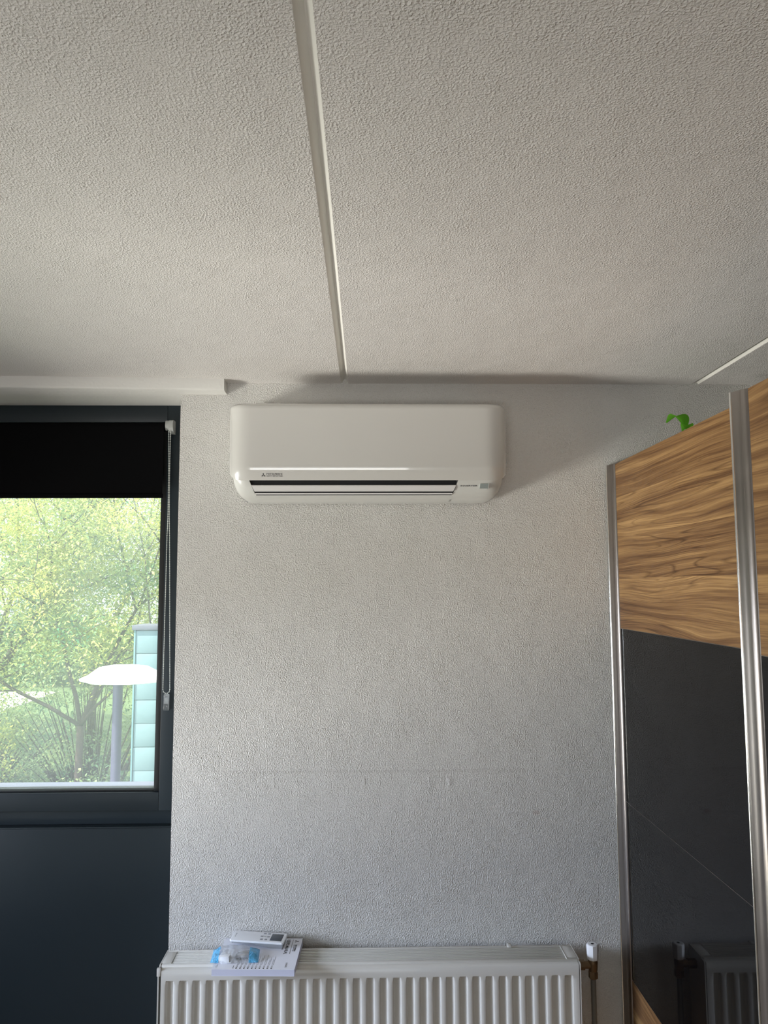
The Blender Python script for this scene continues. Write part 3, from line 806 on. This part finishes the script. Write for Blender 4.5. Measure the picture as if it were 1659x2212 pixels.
# white wall holder for the remote
wh = empty('remote_holder', (-.4300, 2.4680, mz1 + .0004), (0, R(-4), R(-9)), label='small white plastic wall holder for the remote, inside the clear bag', cat='holder')
def hold():
    bm = bmesh.new(); n = 10
    bm_box(bm, -.019, .019, -.022, .022, 0, .002, .0006)
    bm_box(bm, -.019, -.0165, -.022, .022, .002, .017, .0006)
    bm_box(bm, -.019, .014, -.022, .010, .0165, .019, .0008)
    from_bm('bracket', bm, M_REM, wh, smooth=True, auto=35)
    box('front_lip', -.0165, .014, -.022, -.0195, .002, .0165, M_REM, wh, .0004)
hold()
for k, (yy, lab) in enumerate(((2.4760, 'silvery wrapped cylinder in the clear bag, the one nearer the room'), (2.4910, 'silvery wrapped cylinder in the clear bag, the one nearer the wall'))):
    b_ = empty('battery', (-.3850 + .003 * k, yy, mz1 + .0078 + .0005), (0, 0, R(6)), label=lab, cat='battery')
    tube('battery_sleeve', [(-.0205, 0, 0), (-.019, 0, 0), (.019, 0, 0), (.0205, 0, 0)], [.0055, .0070, .0070, .0055], M_SILV, b_, 16)
    tube('battery_cap', [(.0204, 0, 0), (.0222, 0, 0)], .0026, M_GREYPL, b_, 10)

# ------------------------------------------------------------------ wardrobe
WX = .850; WTOP = 2.2640
wr = empty('sliding_wardrobe', (1.15, 1.1, 0), label='tall sliding-door wardrobe in walnut veneer and black glass at right', cat='wardrobe')
U = Vector((1.15, 1.1, 0))
def ubox(n, x0, x1, y0, y1, z0, z1, m, bev=0.0, parent=wr):
    return box(n, x0 - U.x, x1 - U.x, y0 - U.y, y1 - U.y, z0 - U.z, z1 - U.z, m, parent, bev)
ubox('side_panel', .895, 1.485, 2.590, 2.606, 0, WTOP - .012, M_DARKC); ubox('side_panel', .895, 1.485, -.40, -.384, 0, WTOP - .012, M_DARKC)
ubox('back_panel', 1.478, 1.485, -.384, 2.590, 0, WTOP - .012, M_DARKC)
ubox('top_panel', .895, 1.478, -.384, 2.590, WTOP - .034, WTOP - .012, M_DARKC)
ubox('bottom_panel', .895, 1.478, -.384, 2.590, 0, .07, M_DARKC)
zsteps = [.05, .588, 1.1430, 1.7060, WTOP]
STILE = [(0.0, 0.0), (-.0045, .0005), (-.0065, .002), (-.0065, .0045)]  # nose
def stile(parent, X, y_wall, y_room, z1, flip=False):
    """vertical grip profile of one door: bright nose towards the wall, shallow cove, small rib, then the panel"""
    d = y_wall - y_room
    f = (lambda p: [(x, y_wall + y_room - y) for x, y in p]) if flip else (lambda p: p)
    prof = [(X, y_wall - .0050), (X - .0206, y_wall - .0050), (X - .0192, y_wall - d * .22), (X - .0160, y_wall - d * .42), (X - .0118, y_wall - d * .60), (X - .0118, y_wall - d * .64),
            (X - .0112, y_wall - d * .72), (X - .0080, y_wall - d * .82), (X - .0055, y_wall - d * .95), (X, y_room)]
    edge = [(X, y_wall), (X - .0210, y_wall)] + [(X - .0215 - .0030 * math.sin(math.pi * k / 10), y_wall - .0024 * (1 - math.cos(math.pi * k / 10))) for k in range(11)] + [(X - .0205, y_wall - .0049), (X, y_wall - .0049)]
    prism('stile_edge', [(x - U.x, y - U.y) for x, y in f(edge)], 'z', .03, z1, M_NOSE, parent, auto=50)
    if flip:
        prof = f(prof)
    return prism('stile', [(x - U.x, y - U.y) for x, y in prof], 'z', .03, z1, M_ALU, parent, auto=50)
def door(name_label, X, ya, yb):
    """sliding door from y = ya (towards the wall) to y = yb, face at X"""
    dr = empty('sliding_door', (0, 0, 0), parent=wr); dr['label'] = name_label
    sw = .040
    stile(dr, X + .003, ya, ya - sw, WTOP + .0005)
    stile(dr, X + .003, yb + sw, yb, WTOP + .0005, flip=True)
    y1, y0 = ya - sw - .0032, yb + sw + .0032
    names = ['wood_panel', 'glass_panel', 'glass_panel', 'wood_panel']
    for i in range(4):
        m = M_WOOD if i in (0, 3) else M_BGLASS
        gap = .0008
        ubox(names[i], X, X + .016, y0, y1, zsteps[i] + gap, zsteps[i + 1] - gap, m, 0, dr)
    for z in (zsteps[1], zsteps[2], zsteps[3]):
        ubox('joint_strip', X - .0008, X + .012, y0, y1, z - .0007, z + .0007, M_ALU, 0, dr)
    return dr
door('back-track door nearest the air conditioner wall', WX, 2.6150, 1.540)
door('front-track middle door', WX - .045, 1.6080, .520)
door('back-track door farthest from the wall', WX, .600, -.400)
ubox('bottom_track', .79, .895, -.40, 2.60, 0, .028, M_ALU)
ubox('top_track', .874, .895, -.384, 2.590, WTOP - .06, WTOP - .012, M_DARKC)

# house plant standing on the wardrobe
px_, py_ = .985, 2.335
pp = empty('potted_plant', (px_ + .02, py_, WTOP - .0118), label='bright green leafy house plant standing on top of the wardrobe', cat='plant')
def pot():
    bm = bmesh.new(); n = 24; rings = []
    for r, z in ((.032, 0), (.041, .052), (.044, .053), (.045, .063), (.041, .063), (.040, .052)):
        rings.append([bm.verts.new((r * math.cos(2 * math.pi * i / n), r * math.sin(2 * math.pi * i / n), z)) for i in range(n)])
    for r0, r1 in zip(rings, rings[1:]):
        for i in range(n): bm.faces.new((r0[i], r0[(i + 1) % n], r1[(i + 1) % n], r1[i]))
    bm.faces.new(rings[0][::-1])
    from_bm('pot', bm, M_TERRA, pp, smooth=True, auto=40)
    tube('soil', [(0, 0, .048), (0, 0, .054)], .0395, M_SOIL, pp, 20)
    def leaf(base, ctrl, tip, w):
        V = []; n = 12
        b0, c, t_ = Vector(base), Vector(ctrl), Vector(tip)
        for i in range(n + 1):
            t = i / n
            p = b0 * (1 - t) ** 2 + c * 2 * t * (1 - t) + t_ * t * t
            d = ((c - b0) * 2 * (1 - t) + (t_ - c) * 2 * t).normalized()
            s = d.cross(Vector((0, 0, 1)));
            s = s.normalized() if s.length > .05 else Vector((0, 1, 0))
            up = s.cross(d)
            ww = w * (.14 + math.sin(math.pi * min(1, max(0, (t - .18) / .82)) ** .8) if t > .18 else .14)
            V += [p - s * ww + up * ww * .35, p, p + s * ww + up * ww * .35]
        Fc = []
        for i in range(n):
            for k in range(2): Fc.append((i * 3 + k, i * 3 + k + 1, i * 3 + k + 4, i * 3 + k + 3))
        mesh('leaf', V, Fc, M_POTLEAF, pp, smooth=True)
    # the leaf that shows above the door, arching towards the window
    leaf((0, .005, .054), (-.004, .022, .170), (-.006, .150, .136), .021)
    leaf((0, -.004, .054), (.004, .000, .125), (.006, .055, .088), .016)
    for k in range(7):
        a = R(200 + k * 34 + random.uniform(-8, 8)); l = random.uniform(.05, .075)
        if math.sin(a) > .2 or math.cos(a) < -.1: continue
        leaf((0, 0, .054), (l * .5 * math.cos(a), l * .5 * math.sin(a), .085), (l * math.cos(a) * 1.2, l * math.sin(a) * 1.2, .055), .012)
pot()

# ------------------------------------------------------------------ outside
GZ = -1.75
box('ground', -40, 25, 3.3, 60, GZ - .2, GZ, M_GRASSG, kind='structure')
pv = box('pavement', -32, -10.6, 16.5, 27, GZ + .002, GZ + .03, M_PAVE, kind='structure')

# copper-clad column, sheets stacked with overlapping seams
CS = .60
cc = empty('copper_clad_column', (-1.95, 7.32, GZ), label='pale green copper-clad column with stacked sheets behind the street lamp', cat='column')
ch_top = (1.85 - .588 * CS - GZ) / CS; cc.scale = (CS, CS, CS)
box('core', -.345, .345, -.18, .34, 0, ch_top - .02, M_COPPERD, cc)
z = ch_top - .085; k = 0
while z > 0.05:
    hgt = .352
    z0 = max(0.02, z - hgt + .008)
    d_ = random.uniform(-.004, .004)
    o = box('copper_sheet', -.315, .075 + .13, -.205 + d_, -.181, z0, z, M_COPPER, cc, .004)
    box('copper_sheet', .225, .345, -.200 + d_, -.181, z0, z, M_COPPER, cc, .004)
    z -= hgt; k += 1
box('corner_strip', -.345, -.318, -.220, -.181, 0, ch_top - .05, M_COPPERD, cc, .003)
box('corner_strip', .207, .223, -.220, -.181, 0, ch_top - .05, M_COPPERD, cc, .003)
box('capping', -.375, .375, -.235, .36, ch_top - .075, ch_top, M_CAP, cc, .004)

# lamp with wide flat white shade
LS = .65
lp = empty('street_lamp', (-1.905, 5.98, GZ), label='grey post carrying a wide flat white shade outside the window', cat='street lamp')
def lampo():
    top = (1.85 - 1.085 * LS - GZ) / LS; lp.scale = (LS, LS, LS)
    tube('post', [(0, 0, 0), (0, 0, top)], .056, M_POST, lp, 20)
    bm = bmesh.new()
    rim = [(-.42, -.10), (-.30, .36), (.20, .46), (.58, .20), (.62, -.20), (.28, -.46), (-.14, -.42)]
    def ring(s, z): return [bm.verts.new((x * s + .02 * (1 - s), y * s, z)) for x, y in rim]
    rs = [ring(.97, top - .008), ring(1.0, top), ring(1.0, top + .022), ring(.80, top + .060), ring(.52, top + .150), ring(.44, top + .158)]
    n = len(rim)
    for a, b in zip(rs, rs[1:]):
        for i in range(n): bm.faces.new((a[i], a[(i + 1) % n], b[(i + 1) % n], b[i]))
    bm.faces.new(rs[0][::-1]); bm.faces.new(rs[-1])
    from_bm('shade', bm, M_WHITEP, lp)
lampo()

def leaves_mesh(name, centres, m, parent, per, spread, ln, wd, kind='stuff'):
    V = []; Fc = []
    rnd = random.random; gs = random.gauss
    for c in centres:
        # a hanging spray: leaflets along a drooping axis
        for _ in range(per):
            p = Vector((c[0] + gs(0, spread), c[1] + gs(0, spread), c[2] + gs(0, spread * .55)))
            a = rnd() * 6.283; d = Vector((math.cos(a), math.sin(a), gs(-.35, .35))).normalized()
            s = d.cross(Vector((gs(0, .4), gs(0, .4), 1))).normalized()
            l = ln * (.6 + .8 * rnd()); w = wd * (.6 + .8 * rnd())
            q = p + d * l * .5; i = len(V)
            dr = Vector((0, 0, -l * .18))
            V += [p, q + s * w + dr * .2, p + d * l + dr, q - s * w + dr * .2]
            Fc += [(i, i + 1, i + 2), (i, i + 2, i + 3)]
    return mesh(name, V, Fc, m, parent, kind=kind)
def tree(base, forks, height, label, m, seed, per, ln, wd, spread, levels=4, r0=.13, trunk=2.2, k=1.3):
    random.seed(seed)
    t = empty('tree', base, label=label, cat='tree'); t.scale = (k, k, k)
    bm = bmesh.new(); tips = []
    def grow(p, d, L_, r, lv):
        pts = [p]; q = p.copy(); dd = d.copy(); n = 4
        for i in range(n):
            dd = (dd + Vector((random.gauss(0, .12), random.gauss(0, .12), random.gauss(.03, .08)))).normalized()
            q = q + dd * L_ / n; pts.append(q.copy())
            if lv >= 2: tips.append(q + Vector((random.gauss(0, .12), random.gauss(0, .12), random.gauss(0, .1))))
        bm_tube(bm, pts, [r * (1 - .42 * i / n) for i in range(n + 1)], 7 if lv < 2 else 4)
        if lv >= levels: return
        k = 3 if lv < 3 else 2
        a0 = random.random() * 6.28
        for i in range(k):
            a = a0 + 6.283 * i / k + random.uniform(-.4, .4); tilt = random.uniform(.45, .95)
            side = dd.orthogonal().normalized(); side = Matrix.Rotation(a, 3, dd) @ side
            nd = (dd * math.cos(tilt) + side * math.sin(tilt)).normalized(); nd.z = max(nd.z, -.15)
            grow(q.copy(), nd.normalized(), L_ * random.uniform(.62, .82), r * .55, lv + 1)
            if random.random() < .5:
                grow(pts[2].copy(), Vector((nd.x, nd.y, nd.z * .4)).normalized(), L_ * .5, r * .35, max(lv + 1, levels - 1))
    o = Vector((0, 0, 0))
    bmT = bmesh.new()
    tp = [o, o + Vector((.02, 0, trunk * .5)), o + Vector((.03, 0, trunk))]
    bm_tube(bmT, tp, [r0 * 1.25, r0, r0 * .9], 12); from_bm('trunk', bmT, M_BARK, t, smooth=True)
    for d, L_, r in forks: grow(tp[2].copy(), Vector(d).normalized(), L_, r, 1)
    from_bm('branches', bm, M_BARK, t, smooth=True)
    leaves_mesh('foliage', tips, m, t, per, spread, ln, wd)
    return len(tips)
n1 = tree((-3.90, 10.6, GZ), [((-.12, .1, .95), 1.2, .026), ((.36, .1, .9), 1.3, .028), ((-.85, -.1, .5), 1.5, .022), ((.1, .6, .7), 1.4, .022), ((.5, -.4, .5), 1.2, .018)], 5,
          'yellow-green tree with forked trunk nearest the window, in front of the copper-clad column', M_LEAF, 11, 46, .042, .0088, .16, trunk=1.34, r0=.040)
n2 = tree((-5.9, 11.6, GZ), [((.2, .1, 1), 1.6, .04), ((.6, -.1, .6), 1.5, .035), ((-.6, .1, .7), 1.5, .035), ((.3, -.3, .3), 1.2, .025)], 5,
          'yellow-green tree left of the forked one, cut by the left picture edge', M_LEAF, 23, 48, .042, .0088, .17, trunk=1.4, r0=.042)
n3 = tree((-5.9, 16.8, GZ), [((.3, .1, 1), 2.2, .06), ((-.4, -.1, .8), 2.2, .055), ((.8, 0, .3), 2.1, .05), ((-.5, 0, .25), 1.9, .04)], 7,
          'blue-green tree farther back, between the two nearer trees', M_LEAF2, 31, 20, .11, .022, .34, trunk=2.0, r0=.08, k=1.02)
n4 = tree((-9.9, 18.5, GZ), [((.3, .1, 1), 2.2, .06), ((-.4, -.1, .8), 2.2, .055), ((.8, 0, .3), 2.1, .05), ((-.5, 0, .25), 1.9, .04)], 7,
          'blue-green tree farther back, behind the tree at the left picture edge', M_LEAF2, 37, 20, .11, .022, .34, trunk=2.0, r0=.08, k=1.02)
def shrub(x, y, w, h, seed, label, m):
    random.seed(seed)
    t = empty('shrub', (x, y, GZ), label=label, cat='shrub')
    c = []; bm = bmesh.new()
    for i in range(90):
        a = random.random() * 6.28; r = w * math.sqrt(random.random()); z = h * random.uniform(.15, 1) * (1 - .35 * (r / w) ** 2)
        p = Vector((r * math.cos(a), r * math.sin(a) * .7, z)); c.append(p)
        bm_tube(bm, [Vector((p.x * .15, p.y * .15, 0)), p * .6, p], [.018, .01, .005], 4)
    from_bm('stems', bm, M_BARK, t); leaves_mesh('foliage', c, m, t, 75, .15, .062, .014)
shrub(-5.6, 9.3, 1.1, 1.45, 3, 'yellow-green bushy shrub in front of the left tree', M_LEAF)
shrub(-3.15, 9.4, .75, 1.35, 4, 'green shrub between the tree trunk and the lamp post', M_LEAF2)
shrub(-2.6, 12.9, 1.1, 2.5, 6, 'tall green shrub right behind the copper-clad column', M_LEAF)
shrub(-6.9, 14.6, 1.4, 1.9, 8, 'green shrub left of the forked trunk, beyond the left tree', M_LEAF2)
random.seed(77)
shrub(-4.3, 12.3, 1.2, 2.9, 41, 'tall dense shrub directly behind the forked tree trunk', M_LEAF2)
shrub(-6.2, 12.0, 1.1, 2.3, 43, 'dense shrub between the left tree and the pale paving', M_LEAF)
random.seed(77)
hd = empty('hedge', (-19, 29, GZ), label='long clipped green hedge on the far side of the pale paving', cat='hedge')
box('hedge_core', -13, 11, -.5, .5, 0, 2.0, M_GRASSG, hd)
leaves_mesh('foliage', [(random.uniform(-13, 11), random.uniform(-.7, .3), random.uniform(.1, 2.6)) for _ in range(700)], M_LEAF2, hd, 26, .3, .20, .05)
def grass_clump(x, y, seed, label, plumes):
    random.seed(seed)
    t = empty('ornamental_grass', (x, y, GZ), label=label, cat='grass clump')
    V = []; Fc = []
    for i in range(170):
        a = random.random() * 6.283; L_ = random.uniform(.75, 1.15); lean = random.uniform(.12, .65)
        w = .006; n = 5; d = Vector((math.cos(a), math.sin(a), 0)); s = Vector((-d.y, d.x, 0)); b = Vector((random.gauss(0, .05), random.gauss(0, .05), 0))
        i0 = len(V)
        for k in range(n + 1):
            q = k / n; p = b + d * (lean * L_ * q ** 2 * .8) + Vector((0, 0, L_ * (q - .25 * lean * q * q)))
            ww = w * (1 - q * .9); V += [p - s * ww, p + s * ww]
        for k in range(n): Fc.append((i0 + 2 * k, i0 + 2 * k + 1, i0 + 2 * k + 3, i0 + 2 * k + 2))
    mesh('blades', V, Fc, M_GRASS, t, kind='stuff')
    for i in range(plumes):
        a = random.random() * 6.283; b = Vector((.16 * math.cos(a), .16 * math.sin(a), 0)); h = random.uniform(1.15, 1.4)
        bm = bmesh.new(); top = b * 2 + Vector((0, 0, h))
        bm_tube(bm, [b * .3, b + Vector((0, 0, h * .6)), top - Vector((0, 0, .2))], .003, 4)
        bm_tube(bm, [top - Vector((0, 0, .2)), top - Vector((0, 0, .12)), top - Vector((0, 0, .05)), top], [.006, .018, .014, .002], 6)
        from_bm('plume', bm, M_PLUME, t, smooth=True)
grass_clump(-2.40, 6.4, 1, 'pale ornamental grass with arching blades right of the plumed clump', 0)
grass_clump(-3.45, 7.5, 2, 'ornamental grass with pale plumes by the lower left of the window', 7)
print('TIPS', n1, n2, n3, n4)
